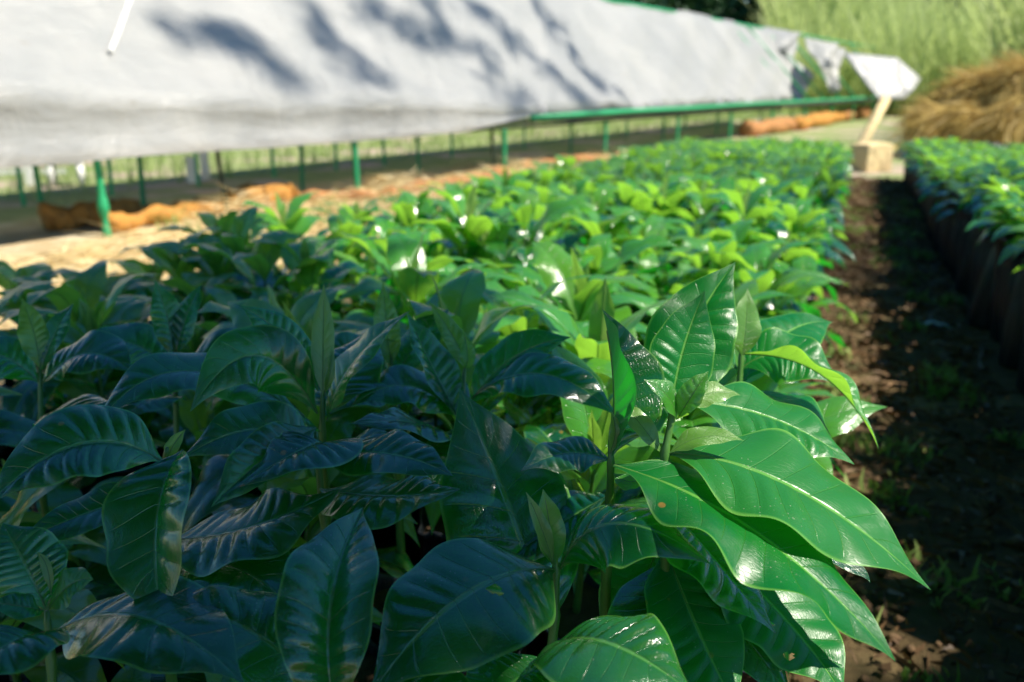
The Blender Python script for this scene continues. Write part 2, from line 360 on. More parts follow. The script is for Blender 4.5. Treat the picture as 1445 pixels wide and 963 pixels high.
# lit plant on the right, its long leaf hanging over the path
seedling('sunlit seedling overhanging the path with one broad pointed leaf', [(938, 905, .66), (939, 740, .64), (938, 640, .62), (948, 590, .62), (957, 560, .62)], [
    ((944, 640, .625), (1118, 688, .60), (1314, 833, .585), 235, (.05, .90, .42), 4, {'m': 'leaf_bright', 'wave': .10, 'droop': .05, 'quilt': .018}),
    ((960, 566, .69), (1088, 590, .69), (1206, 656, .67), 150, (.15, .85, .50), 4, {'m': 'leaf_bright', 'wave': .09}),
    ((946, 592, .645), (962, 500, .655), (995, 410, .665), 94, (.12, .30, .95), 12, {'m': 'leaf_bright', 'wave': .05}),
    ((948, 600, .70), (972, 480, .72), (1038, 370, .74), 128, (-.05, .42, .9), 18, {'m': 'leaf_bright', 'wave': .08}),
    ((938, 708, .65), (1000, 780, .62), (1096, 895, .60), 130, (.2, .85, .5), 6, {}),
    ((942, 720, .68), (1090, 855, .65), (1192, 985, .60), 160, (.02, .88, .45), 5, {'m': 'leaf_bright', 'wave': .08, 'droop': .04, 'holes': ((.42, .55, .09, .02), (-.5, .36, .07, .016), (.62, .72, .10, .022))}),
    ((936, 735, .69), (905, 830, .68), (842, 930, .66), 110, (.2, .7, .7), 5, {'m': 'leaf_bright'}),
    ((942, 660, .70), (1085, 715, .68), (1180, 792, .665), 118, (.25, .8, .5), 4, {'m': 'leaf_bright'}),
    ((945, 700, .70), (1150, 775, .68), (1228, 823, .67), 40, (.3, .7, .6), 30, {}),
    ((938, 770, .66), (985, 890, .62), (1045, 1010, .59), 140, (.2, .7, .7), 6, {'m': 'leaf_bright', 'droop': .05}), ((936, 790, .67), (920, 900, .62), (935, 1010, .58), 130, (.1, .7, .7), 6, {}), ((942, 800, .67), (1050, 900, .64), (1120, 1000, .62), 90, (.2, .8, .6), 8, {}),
    ((955, 592, .617), (942, 560, .605), (908, 536, .60), 46, (.15, .65, .75), 18, {'m': 'leaf_mid', 'nv': 30, 'nu': 12}),
    ((956, 592, .615), (978, 556, .605), (1000, 524, .605), 40, (-.35, .45, .8), 22, {'m': 'leaf_mid', 'quilt': .07, 'nv': 40, 'nu': 12}),
    ((945, 640, .618), (992, 617, .612), (1050, 622, .608), 36, (0, .7, .7), 14, Y), ((960, 580, .63), (1000, 556, .635), (1045, 558, .64), 42, (.1, .7, .7), 12, Y),
    ((934, 640, .62), (903, 598, .62), (878, 570, .63), 34, (.1, .5, .85), 22, Y)], 1)
# plant with the V leaf and the biggest lit leaf
seedling('seedling with one very long wavy bright leaf pointing to the lower right', [(856, 800, .665), (861, 700, .645), (862, 655, .632), (862, 610, .63)], [
    ((866, 657, .62), (1062, 748, .565), (1264, 934, .525), 200, (.10, .90, .42), 7, {'m': 'leaf_bright', 'wave': .17, 'droop': .02, 'quilt': .018, 'nv': 90, 'nu': 32}),
    ((862, 645, .63), (866, 540, .64), (850, 436, .66), 150, (.75, .10, .65), 62, {'wave': .07, 'quilt': .05, 'droop': .0}),
    ((862, 650, .64), (800, 640, .64), (735, 665, .62), 80, (0, .85, .5), 8, {}),
    ((866, 668, .628), (888, 680, .62), (908, 672, .615), 30, (0, .6, .8), 14, {'m': 'leaf_mid', 'nv': 24, 'nu': 10}),
    ((860, 640, .628), (868, 610, .625), (862, 580, .625), 20, (.2, .1, .95), 25, Y),
    ((858, 700, .66), (790, 740, .67), (700, 800, .66), 110, (0, .9, .4), 6, {})], 2)
# centre plant with the bud
seedling('front seedling with small closed green bud before a broad dark leaf', [(774, 960, .60), (783, 870, .60), (785, 805, .60), (780, 775, .598)], [
    ((776, 890, .655), (722, 725, .675), (648, 548, .71), 192, (.12, .42, .90), 7, {'wave': .05, 'quilt': .03}),
    ((783, 804, .60), (660, 838, .545), (520, 985, .50), 225, (-.10, .80, .60), 6, {'wave': .06, 'quilt': .028, 'holes': ((-.16, .40, .10, .028),), 'label': 'dark leaf with a small round hole beside its midrib'}),
    ((790, 803, .60), (868, 738, .575), (1004, 797, .55), 125, (.05, .78, .62), -16, {'wave': .07}),
    ((770, 920, .57), (850, 905, .52), (985, 985, .48), 190, (.05, .9, .42), 5, {'quilt': .045}),
    ((770, 930, .57), (730, 960, .53), (640, 1010, .5), 150, (.1, .85, .5), 5, {}),
    ((782, 802, .597), (776, 745, .592), (766, 690, .59), 44, (.1, .2, .97), 26, {'m': 'leaf_mid', 'nv': 30, 'nu': 12, 'quilt': .02}),
    ((780, 796, .593), (764, 745, .588), (742, 694, .585), 24, (.3, .2, .9), 24, Y)], 3)
# V leaf front left
seedling('seedling at the bottom edge with one V-shaped upright leaf showing pale stripes', [(474, 1060, .53), (474, 1010, .52), (474, 985, .515)], [
    ((474, 1010, .50), (468, 850, .515), (512, 716, .60), 180, (.02, .62, .78), 50, {'wave': .07, 'quilt': .05, 'droop': .22}),
    ((470, 1000, .53), (352, 890, .53), (215, 850, .55), 150, (0, .9, .45), 5, {}),
    ((478, 1000, .52), (590, 985, .5), (690, 1040, .48), 140, (0, .9, .45), 5, {})], 4)
seedling('dark seedling on the left whose drooping blue leaf is folded along its midrib', [(234, 900, .66), (231, 760, .65), (232, 660, .64), (236, 632, .635)], [
    ((230, 652, .63), (112, 628, .60), (-20, 716, .57), 150, (.05, .74, .66), 14, {'wave': .05, 'quilt': .05}),
    ((258, 636, .62), (222, 735, .575), (233, 896, .545), 168, (-.36, .50, .78), 34, {'wave': .07, 'quilt': .05}),
    ((234, 690, .66), (130, 722, .64), (20, 768, .62), 78, (.1, .75, .6), 16, {}),
    ((236, 760, .67), (350, 745, .64), (480, 690, .66), 160, (0, .9, .45), 6, {}), ((236, 800, .66), (330, 800, .62), (420, 870, .57), 150, (0, .88, .45), 6, {}),
    ((236, 650, .64), (245, 628, .64), (262, 606, .64), 22, (0, .3, .95), 20, {'m': 'leaf_mid', 'nv': 20, 'nu': 10})], 5)
seedling('seedling with wide blue-grey crinkled leaf spread flat among dark narrow ones', [(470, 830, .72), (455, 720, .72), (448, 640, .715), (446, 610, .71)], [
    ((448, 640, .715), (366, 606, .69), (255, 648, .665), 105, (0, .62, .78), 10, {}),
    ((446, 604, .715), (378, 644, .67), (298, 716, .63), 90, (.35, .75, .5), 26, {'quilt': .05}),
    ((450, 650, .71), (540, 640, .67), (640, 672, .64), 100, (-.1, .85, .5), 8, {}),
    ((452, 690, .70), (545, 700, .66), (650, 690, .64), 140, (0, .92, .4), 5, {'quilt': .045}),
    ((452, 640, .70), (440, 628, .66), (330, 690, .63), 130, (0, .9, .42), 6, {'quilt': .045})], 6)
# left plant with the tall bud
seedling('seedling with a tall narrow upright shoot and an arching dark leaf, left of the centre', [(458, 690, .79), (455, 610, .775), (455, 550, .77)], [
    ((455, 560, .766), (456, 480, .766), (457, 400, .77), 33, (.15, .1, 1), 12, {'m': 'leaf_young', 'wave': .03, 'quilt': .015}),
    ((449, 552, .77), (402, 478, .76), (337, 431, .75), 64, (.35, .55, .70), 14, {'wave': .05, 'quilt': .045}),
    ((448, 584, .77), (362, 502, .735), (268, 582, .70), 100, (.10, .28, .95), 10, {}),
    ((430, 588, .79), (262, 524, .75), (136, 603, .70), 105, (0, .78, .60), 10, {'quilt': .045}),
    ((462, 592, .772), (498, 512, .765), (580, 438, .77), 84, (-.72, .40, .50), 12, {}),
    ((466, 584, .80), (486, 524, .83), (532, 462, .88), 120, (-.2, .65, .72), 6, {'quilt': .05}),
    ((458, 556, .765), (466, 525, .763), (468, 490, .765), 14, (.5, .1, .8), 20, Y),
    ((455, 610, .77), (400, 590, .75), (330, 575, .76), 60, (0, .8, .5), 10, {}), ((458, 640, .77), (520, 630, .74), (590, 650, .70), 90, (0, .85, .5), 8, {})], 7)
seedling('shaded seedling in the centre with a folded spear-like leaf pointing up and left', [(656, 720, .86), (655, 620, .85), (652, 560, .85), (656, 520, .86)], [
    ((655, 604, .84), (612, 522, .84), (574, 441, .85), 70, (.62, .35, .70), 38, {}),
    ((660, 524, .87), (642, 480, .88), (604, 424, .89), 36, (.3, .3, .9), 20, {'m': 'leaf_mid'}),
    ((662, 574, .85), (724, 506, .84), (806, 476, .83), 70, (-.12, .52, .85), 10, {}),
    ((666, 562, .84), (764, 528, .80), (874, 590, .775), 92, (0, .76, .64), 8, {'quilt': .045}),
    ((650, 592, .84), (575, 545, .82), (495, 575, .80), 90, (0, .8, .6), 8, {}),
    ((655, 640, .84), (595, 600, .77), (495, 598, .73), 96, (0, .88, .45), 6, {'quilt': .05}),
    ((655, 520, .86), (660, 500, .86), (652, 462, .865), 22, (0, .2, .97), 20, {'m': 'leaf_mid'}),
    ((660, 600, .84), (640, 640, .78), (600, 690, .74), 84, (.1, .85, .5), 6, {})], 8)
# yellow bud plant beside the path
seedling('sunlit path-edge seedling with a yellow-green bud and a thin twisted leaf', [(1036, 650, .86), (1042, 560, .85), (1046, 505, .85), (1050, 470, .85)], [
    ((1047, 505, .848), (1052, 460, .845), (1055, 408, .85), 46, (.1, .15, .98), 14, Y),
    ((1050, 500, .82), (1160, 530, .78), (1240, 634, .745), 74, (.62, .70, .30), 40, {'wave': .16, 'm': 'leaf_mid'}),
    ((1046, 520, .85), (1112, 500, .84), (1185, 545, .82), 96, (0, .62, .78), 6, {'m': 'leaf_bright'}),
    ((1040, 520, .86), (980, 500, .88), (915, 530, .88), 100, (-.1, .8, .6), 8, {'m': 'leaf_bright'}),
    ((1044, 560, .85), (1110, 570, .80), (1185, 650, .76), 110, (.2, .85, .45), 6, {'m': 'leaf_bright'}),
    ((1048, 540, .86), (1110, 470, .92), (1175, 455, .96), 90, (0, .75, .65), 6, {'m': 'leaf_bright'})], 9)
seedling('seedling in the bottom left corner with short rounded leaves round a dark stem', [(78, 1040, .55), (72, 930, .55), (66, 862, .55)], [
    ((64, 858, .55), (34, 795, .55), (4, 738, .56), 108, (.38, .35, .85), 14, {}),
    ((68, 862, .545), (98, 826, .54), (132, 818, .54), 62, (.05, .75, .65), 10, {'m': 'leaf_mid'}),
    ((62, 862, .545), (30, 856, .535), (-20, 850, .53), 44, (0, .8, .6), 10, {}),
    ((62, 900, .53), (20, 905, .50), (-70, 965, .48), 130, (.0, .86, .5), 10, {'quilt': .05}),
    ((80, 890, .56), (200, 872, .53), (345, 965, .48), 180, (0, .92, .4), 5, {}),
    ((72, 840, .55), (66, 800, .55), (52, 780, .55), 14, (.3, .2, .9), 20, Y)], 10)

seedling('young shaded seedling with three narrow upright leaves just left of the centre', [(560, 640, .92), (556, 560, .92), (552, 500, .92)], [
    ((552, 520, .92), (546, 462, .92), (540, 398, .93), 38, (.1, .2, .97), 16, {'m': 'leaf_mid'}),
    ((554, 540, .92), (594, 478, .93), (634, 436, .95), 64, (-.4, .5, .75), 12, {}), ((552, 545, .92), (500, 498, .91), (448, 500, .9), 74, (.1, .7, .7), 8, {}),
    ((556, 570, .92), (610, 545, .9), (668, 580, .87), 84, (0, .8, .55), 8, {}), ((556, 575, .92), (510, 552, .88), (455, 590, .85), 84, (0, .8, .55), 8, {})], 12)
seedling('shaded seedling left of the arching leaf, two shoots held up in a narrow V', [(250, 640, .98), (248, 560, .98), (246, 500, .98)], [
    ((246, 508, .98), (236, 450, .98), (218, 396, .98), 46, (.3, .2, .9), 18, {}), ((247, 508, .98), (262, 450, .98), (284, 402, .99), 46, (-.3, .2, .9), 18, {}),
    ((248, 530, .98), (180, 484, .97), (112, 500, .95), 84, (.1, .75, .65), 10, {}), ((248, 535, .98), (320, 492, .97), (386, 520, .96), 84, (-.1, .75, .65), 10, {}),
    ((249, 570, .97), (215, 560, .92), (170, 600, .88), 84, (0, .85, .5), 8, {})], 13)
seedling('shaded seedling at the left margin with a long blue leaf lying level', [(60, 700, .92), (58, 600, .92), (56, 520, .92)], [
    ((56, 540, .92), (-10, 500, .9), (-70, 520, .88), 84, (.1, .75, .65), 10, {}), ((57, 545, .92), (120, 500, .91), (190, 528, .89), 92, (-.05, .75, .65), 10, {'quilt': .05}),
    ((56, 520, .92), (48, 470, .92), (30, 420, .93), 40, (.25, .2, .9), 18, {'m': 'leaf_mid'}), ((57, 525, .92), (78, 470, .92), (104, 428, .93), 44, (-.3, .3, .9), 16, {}),
    ((58, 590, .91), (110, 585, .86), (170, 630, .82), 100, (0, .85, .5), 8, {})], 14)

# ------------------------------------------------------------------ the other seedlings
def proto(seed, hgt, pairs, L0, young):
    """stem, leaves and bag of one seedling, standing at the origin"""
    rr = random.Random(seed); z0 = BAGH - .03; leaves = []
    bend = V((rr.uniform(-.02, .02), rr.uniform(-.02, .02), 0))
    def sp(f): return V((0, 0, z0 + (hgt + .03) * f)) + bend * f * f
    rs = [sp(i / 10) for i in range(11)]
    stem = mesh(*tube(rs, [.0048 * (1 - .65 * i / 10) for i in range(11)], 7)); stem.materials.append(M['stem'])
    a0 = rr.uniform(0, 6.28)
    for i in range(pairs):
        f = .30 + .64 * i / (pairs - 1); age = 1 - i / (pairs - 1)
        L = L0 * (.55 + .50 * math.sin(math.pi * (.18 + .62 * age))) * rr.uniform(.9, 1.08)
        for sd in (0, 1):
            az = a0 + i * math.pi / 2 + sd * math.pi + rr.uniform(-.3, .3)
            d = V((math.cos(az), math.sin(az), 0)); b_ = sp(f)
            el = R(58 - 48 * age + rr.uniform(-10, 10)); reach = L * math.cos(el)
            m_ = b_ + d * (L * .5 * math.cos(el * .9)) + V((0, 0, L * .5 * math.sin(el) + .02 * rr.random()))
            t_ = b_ + d * (L * (.92 - .12 * math.sin(el))) + V((0, 0, L * (.72 * math.sin(el) - .42 * age + rr.uniform(-.16, .06))))
            Nn = (V((0, 0, 1)) * 1.2 - d * math.sin(el) * 1.2 + V((rr.uniform(-.35, .35), rr.uniform(-.35, .35), 0))).normalized()
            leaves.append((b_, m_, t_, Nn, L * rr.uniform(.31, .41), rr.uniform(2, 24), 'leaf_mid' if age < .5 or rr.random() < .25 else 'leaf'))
    top = sp(1.0)
    for sd in (0, 1):
        az = a0 + pairs * math.pi / 2 + sd * math.pi; d = V((math.cos(az), math.sin(az), 0)); L = L0 * young * rr.uniform(.7, 1.1)
        leaves.append((top, top + V((0, 0, L * .5)) + d * .006, top + V((0, 0, L)) + d * L * .18, (-d + V((0, 0, .2))).normalized(), L * .30, 25, 'leaf_young'))
    return stem, leaves
def leafset(leaves, nv, nu, seed):
    out = []
    for i, (b_, m_, t_, n_, w, fo, ma) in enumerate(leaves):
        out.append((leaf_mesh(b_, m_, t_, n_, w, fo, .12, .035, .14, nv, nu, seed * 50 + i, 0, nv > 12), ma))
    return out
PR = []
for i in range(9):
    st, lv = proto(100 + i, .15 + .05 * ((i * 7) % 5) / 4, 5 + (i % 2), .178 + .025 * ((i * 3) % 4) / 3, .30 + .25 * ((i * 5) % 3) / 2)
    fine = leafset(lv, 26, 10, i)
    for me, ma in fine:
        me.materials.append(M[ma]); me.materials.append(M['stem'])
    vs, fs, uv, mi = [], [], [], []
    for me, ma in leafset(lv, 10, 4, i):
        o_ = len(vs); vs += [v.co.copy() for v in me.vertices]; uvl = {}
        for l in me.loops: uvl[l.vertex_index] = tuple(me.uv_layers[0].data[l.index].uv)
        uv += [uvl.get(j, (.5, .5)) for j in range(len(me.vertices))]
        fs += [tuple(x + o_ for x in p.vertices) for p in me.polygons]
        mi += [{'leaf': 0, 'leaf_mid': 1, 'leaf_young': 2}[ma]] * len(me.polygons); bpy.data.meshes.remove(me)
    coarse = mesh(vs, fs, True, uv, mi)
    for ma in ('leaf', 'leaf_mid', 'leaf_young'): coarse.materials.append(M[ma])
    PR.append((st, fine, coarse))
def build_seedling(i, detailed):
    st, fine, coarse = PR[i]; root = thing('seedling', '', 'seedling')
    share('stem', st, root); b_ = share('bag', BAGS[i % 4], root); share('soil', SOILS[i % 2], b_)
    if detailed:
        for me, ma in fine: share('bud_leaf' if ma == 'leaf_young' else 'leaf', me, root)
    else: share('foliage', coarse, root)
    return root
def copy_tree(o, parent=None):
    c = o.copy(); COL.objects.link(c)
    if parent is not None: c.parent = parent
    for ch in list(o.children): copy_tree(ch, c)
    return c
LIT = (.13, .62)                                               # (unused guide)
spots = []
def project(p):
    d = p - C0; z = d.dot(FW)
    return 722.5 + FPX * d.dot(RT) / z, 481.5 - FPX * d.dot(UP) / z, z
for bed, q0, nrow, s0, ns in (('left', -.135, 11, -.20, 64), ('right', .495, 9, -.1, 61)):
    for r_ in range(nrow):
        for j in range(ns):
            s = s0 + j * .138 + (.069 if r_ % 2 else 0) + random.uniform(-.012, .012)
            q_ = (q0 - r_ * .142 if bed == 'left' else q0 + r_ * .142 + .09 * max(0, 1 - s / 4.5)) + random.uniform(-.012, .012)
            if s > (8.5 if bed == 'left' else 8.2): continue
            if bed == 'left' and (r_ == 9 and random.random() < .2 or r_ > 9 and s > 1.7): continue
            p = E * s + Q * q_
            if p.length < .30 or (bed == 'left' and p.y < .18) or p.y < -.1: continue
            if (p.length < 1.6 and min((p - V((t_.x, t_.y, 0))).length for t_ in taken) < .095): continue
            x, y, z = project(p + V((0, 0, .42)))
            if z < .2 and bed == 'left': continue
            inside = -110 / z < x < 1445 + 110 / z and y < 963 + 150 / z
            if not inside and not (bed == 'right' and r_ < 3 and s > .1): continue
            spots.append((z if inside else 2.8 + .1 * z, p, bed, r_, s, x, y))
spots.sort(key=lambda a: a[0])
print('seedling spots', len(spots))
MAXN = 288
lab = {
 'edge_lit': ('sunlit seedling in the outer row of the long bed beside the path', 'seedlings along the lit edge of the path'),
 'near_shade': ('dark seedling in deep shade low among the large front leaves', 'shaded seedlings among the front leaves'),
 'left_shade': ('dark blue-green shaded seedling near the pale straw on the left of the bed', 'shaded seedlings towards the straw'),
 'lit': ('bright sunlit seedling packed in the middle of the long bed', 'sunlit seedlings in the long bed'),
 'far': ('small pale green seedling blurred at the far end of the long bed', 'seedlings at the far end of the long bed'),
 'wall': ('seedling in a black bag of the wall of bags facing the dark path', 'seedlings in the wall of bags right of the path'),
 'right': ('bright green seedling behind the wall of black bags right of the path', 'seedlings filling the bed right of the path')}
first = {}; rest = []
for n_, (z, p, bed, r_, s, x, y) in enumerate(spots):
    if n_ >= MAXN: rest.append((z, p)); continue
    det = z < 2.3; pi_ = random.randrange(9)
    if (pi_, det) not in first:
        o = first[(pi_, det)] = build_seedling(pi_, det)
    else: o = copy_tree(first[(pi_, det)])
    sc = random.choice((1, 1, 1, .8)) * random.uniform(.84, 1.12)
    if z < .95: sc *= .66 + .3 * max(0, z - .3) / .65
    if bed == 'right': sc *= .95
    sc *= 1 - .045 * max(0, s - 1)
    if bed == 'left' and x < 520 and s < 2: sc *= .97
    o.location = p; o.rotation_euler = (random.gauss(0, .09), random.gauss(0, .09), random.uniform(0, 6.28)); o.scale = (sc ** .3, sc ** .3, sc)
    if bed == 'right':                                          # taller bags stand along this side of the path
        sc *= .72; o.scale = (.88, .88, sc); lift = .13 - .006 * s; o.location.z = lift + BAGH * (1 - sc)
        for ch in o.children:
            if ch.name.startswith('bag'): ch.scale.z = (BAGH + lift) / BAGH / sc; ch.location.z = BAGH - BAGH * ch.scale.z
    if bed == 'right': kk = 'wall' if r_ == 0 else 'right'
    elif s > 3.4: kk = 'far'
    elif r_ == 0 and s > .75: kk = 'edge_lit'
    elif z < .85: kk = 'near_shade'
    elif x < 520 and s < 2.2: kk = 'left_shade'
    else: kk = 'lit'
    o['label'], o['group'] = lab[kk]; o['category'] = 'seedling'
if rest:
    vs, fs, uv, mi = [], [], [], []
    for z, p in rest:
        sz_ = 1 - .045 * max(0, p.dot(E) - 1)
        co = PR[random.randrange(9)][2]; a = random.uniform(0, 6.28); rb = p.dot(Q) > .2; m_ = Matrix.Translation(p + V((0, 0, .11 if rb else 0))) @ Matrix.Rotation(a, 4, 'Z') @ Matrix.Diagonal((.95, .95, random.uniform(.85, 1.02) * sz_ * (.76 if rb else 1), 1))
        o_ = len(vs); vs += [m_ @ v.co for v in co.vertices]
        uvl = {}
        for l in co.loops: uvl[l.vertex_index] = tuple(co.uv_layers[0].data[l.index].uv)
        uv += [uvl.get(j, (.5, .5)) for j in range(len(co.vertices))]
        fs += [tuple(v_ + o_ for v_ in pl.vertices) for pl in co.polygons]; mi += [pl.material_index for pl in co.polygons]
        b_ = BAGS[0]; o_ = len(vs); m_ = Matrix.Translation(p) @ Matrix.Diagonal((1, 1, 1.4 if rb else .95, 1)); vs += [m_ @ v.co for v in b_.vertices]; uv += [(0, 0)] * len(b_.vertices)
        fs += [tuple(v_ + o_ for v_ in pl.vertices) for pl in b_.polygons]; mi += [3] * len(b_.polygons)
    o = link('seedlings', mesh(vs, fs, True, uv, mi), [M['leaf'], M['leaf_mid'], M['leaf_young'], M['bag']])
    o['kind'] = 'stuff'; o['label'] = 'mass of small blurred seedlings at the far end of the beds'

# ------------------------------------------------------------------ ground
def grid(x0, x1, y0, y1, n, zf):
    vs = [(x0 + (x1 - x0) * i / n, y0 + (y1 - y0) * j / n, 0) for j in range(n + 1) for i in range(n + 1)]
    vs = [(a, b_, zf(a, b_)) for a, b_, c in vs]
    return vs, [(j * (n + 1) + i, j * (n + 1) + i + 1, (j + 1) * (n + 1) + i + 1, (j + 1) * (n + 1) + i) for j in range(n) for i in range(n)]
gr = link('ground', mesh(*grid(-160, 160, -60, 260, 64, lambda a, b_: 0)), M['ground']); gr['kind'] = 'structure'

def strands(n, posf, lenf, dirf, wid, segs=2, curl=.25):
    """many thin blades: posf() -> root, lenf() -> length, dirf() -> direction"""
    vs, fs = [], []
    for _ in range(n):
        p = posf(); L = lenf(); d = dirf().normalized(); sd = d.cross(V((random.uniform(-1, 1), random.uniform(-1, 1), random.uniform(-.4, .4)))).normalized()
        w = wid * random.uniform(.6, 1.3); b0 = len(vs); bend = V((random.uniform(-1, 1), random.uniform(-1, 1), random.uniform(-1, .2))) * curl
        for i in range(segs + 1):
            f = i / segs; c = p + d * (L * f) + bend * (L * f * f); ww = w * (1 - .85 * f) if segs > 1 else w
            vs.append(c - sd * ww); vs.append(c + sd * ww)
        for i in range(segs): fs.append((b0 + 2 * i, b0 + 2 * i + 1, b0 + 2 * i + 3, b0 + 2 * i + 2))
    return vs, fs
U = random.uniform
def flat_dir(): a = U(0, 6.28); return V((math.cos(a), math.sin(a), U(-.03, .35)))
def on_straw():
    while True:
        s = U(-2.5, 9); p = E * s + Q * U(-3.6, -1.08)
        if (p - O).dot(TN) < .65 and p.y > .8: lump = max(0, math.sin(p.x * 3.1 + 1) * math.sin(p.y * 2.7) + .4 * math.sin(p.x * 7 + p.y * 5)); return p + V((0, 0, U(0.005, .03 + .11 * lump)))
st = link('straw_mulch', mesh(*strands(21000, on_straw, lambda: U(.06, .30), flat_dir, .0034, 2, .2), False), M['straw']); st['kind'] = 'stuff'; st['label'] = 'pale dry straw spread between the seedling bed and the tables'
def on_path(): return E * U(.1, 8.3) + Q * U(-.08, .44) + V((0, 0, U(.003, .02)))
li = link('path_litter', mesh(*strands(7000, on_path, lambda: random.choice((.015, .02, .03, .06)) * U(.7, 1.4), flat_dir, .0055, 2, .5), False), M['litter']); li['kind'] = 'stuff'; li['label'] = 'dry leaf litter and crumbs on the bare earth path'
def clod(p, r):
    vs = []
    for x, y, z in ((1, 0, 0), (-1, 0, 0), (0, 1, 0), (0, -1, 0), (0, 0, 1), (0, 0, -1)): vs.append(p + V((x, y, z * .7)) * r * U(.6, 1.3))
    return vs, [(0, 2, 4), (2, 1, 4), (1, 3, 4), (3, 0, 4), (2, 0, 5), (1, 2, 5), (3, 1, 5), (0, 3, 5)]
cl = link('soil_clods', mesh(*join(*[clod(on_path(), U(.003, .016)) for _ in range(1600)])), M['soil_clod']); cl['kind'] = 'stuff'; cl['label'] = 'small clods of earth scattered on the path'
fp = onz(1318, 462, .012)
fl = link('fallen_leaf', leaf_mesh(V((-.05, 0, 0)), V((0, .005, .014)), V((.06, -.01, .002)), V((0, 0, 1)), .035, 14, .15, .03, .1, 30, 12, 900), [M['leaf_pale'], M['stem']]); fl.location = fp; fl.rotation_euler.z = R(-25)
tag(fl, 'pale grey-green fallen leaf lying alone on the dark path', 'leaf')
def on_mead():
    s = U(-6, 24); return tp(s, U(1.9, 9), 0)
me_ = link('meadow_grass', mesh(*strands(16000, on_mead, lambda: U(.08, .30), lambda: V((U(-.4, .4), U(-.4, .4), 1)), .006, 2, .3), False), M['lawn']); me_['kind'] = 'stuff'; me_['label'] = 'pale short meadow grass seen under the tables'
def weedpos():
    WI[0] = random.randrange(len(weedc)); c = weedc[WI[0]]; w_ = .09 if WI[0] < NW else .04; return c + V((U(-w_, w_), U(-w_, w_), 0))
WI = [0]
weedc = [onz(x_, y_, 0) for x_, y_ in ((400, 345), (440, 322), (545, 318), (470, 300), (590, 300), (640, 275), (660, 290), (760, 262), (700, 268), (360, 350), (820, 240), (505, 308), (520, 330), (560, 292), (615, 310), (680, 280), (730, 255), (790, 246), (860, 230), (300, 345), (250, 322), (480, 325), (880, 222))]
NW = len(weedc)
for q_ in range(70): weedc.append(E * U(.5, 7) + Q * U(.0, .42))
wd = link('weeds', mesh(*strands(2600, weedpos, lambda: U(.04, .2) if WI[0] < NW else U(.012, .05), lambda: V((U(-.5, .5), U(-.5, .5), 1)), .006, 2, .35), False), M['weed']); wd['kind'] = 'stuff'; wd['label'] = 'tufts of green weeds in the straw'

# ------------------------------------------------------------------ drying tables under plastic
def s_at(x, p=0):                                            # where along the table line (at offset p) the pixel column x falls
    r = ray(x, 300); r = V((r.x, r.y, 0)); b0 = O + TN * p
    det = r.x * (-TD.y) + r.y * TD.x
    t = (b0.x * (-TD.y) + b0.y * TD.x) / det
    return (r * t - b0).dot(TD)
def z_at(x, y, p=0):
    b0 = O + TN * p; s = s_at(x, p); w_ = b0 + TD * s; r = ray(x, y); k_ = (w_.y) / r.y
    return H + r.z * k_
S0, S1 = s_at(-420), s_at(1243)
ZR = z_at(300, 211); print('rail z', ZR, [round(z_at(x, y), 3) for x, y in ((0, 235), (500, 195), (710, 178), (900, 165), (1090, 151))], 'S', S0, S1, 'ridge', [round(z_at(x, y, 1.1), 2) for x, y in ((900, 5), (1100, 50), (1190, 75))])
RP, RZ = 1.1, z_at(1000, 27, 1.1)
tb = thing('drying_table', 'long low table on thin green posts running back under the white sheet', 'table', O)
def tl(s, p, z): return tp(s, p, z) - O
def part(name, geo, mat, label=None, smooth=False):
    o = link(name, mesh(*geo, smooth), mat, tb)
    if label: o['label'] = label
    return o
def line(s0, s1, p, z, r, n=8, seg=16, sag=.006):
    return tube([tl(s0 + (s1 - s0) * i / seg, p, z + random.uniform(-sag, sag)) for i in range(seg + 1)], r, n)
part('rail', line(S0, S1, 0, ZR, .016), M['dark_metal'], 'dark tube along the front edge', True)
part('rail', line(S0, S1, .58, ZR, .016), M['dark_metal'], None, True)
part('rail', line(S0, S1, 1.62, ZR, .016), M['dark_metal'], None, True)
part('rail', line(s_at(740), S1, -.075, ZR + .085, .026), M['green_paint'], 'green board above the dark front tube', True)
nS = 40
vs = [tl(S0 + (S1 - S0) * i / nS, p, ZR + .02 + random.uniform(-.01, .004)) for i in range(nS + 1) for p in (.02, .2, .4, .5, .58)]
part('tray', (vs, [(i * 5 + j, i * 5 + j + 1, (i + 1) * 5 + j + 1, (i + 1) * 5 + j) for i in range(nS) for j in range(4)]), M['tray'])
def post(x, p, r, mat, lab_=None, lean=0, thick=None, top=0):
    s = s_at(x, p); pts, rad = [], []
    zt = ZR - .012 + top
    for i in range(25):
        f = i / 24; pts.append(tl(s + lean * (1 - f), p + .002, -.05 + (zt + .05) * f))
        rad.append(r * (1 + (thick * (math.exp(-((f - .46) / .10) ** 2) - .45 * math.exp(-((f - .30) / .06) ** 2) + .55 * math.exp(-((f - .08) / .13) ** 2)) if thick else 0)))
    part('post', tube(pts, rad, 10), mat, lab_, True)
post(147, 0, .020, M['green_paint'], 'green post with a swollen wrapped middle', .0, .6)
for x in (-130, -330): post(x, 0, .020, M['green_paint'])
for x in (505, 712, 851, 950, 1022, 1078, 1122, 1158, 1188, 1214): post(x, 0, .022, M['green_paint'], None, U(-.02, .02), None)
for x in (315, 695): post(x, .08, .014, M['dark_metal'], 'dark wooden prop', .04)
for x in (60, 207, 432, 592, 803, 930, 1004, 1062, 1105, -100): post(x, .58, .016, M['green_paint'], None, U(-.03, .03))
for x in (35, 165, 285, 390, 480, 545, 640, 740, 880, 960): post(x, 1.62, .015, M['green_paint'], None, U(-.03, .03))
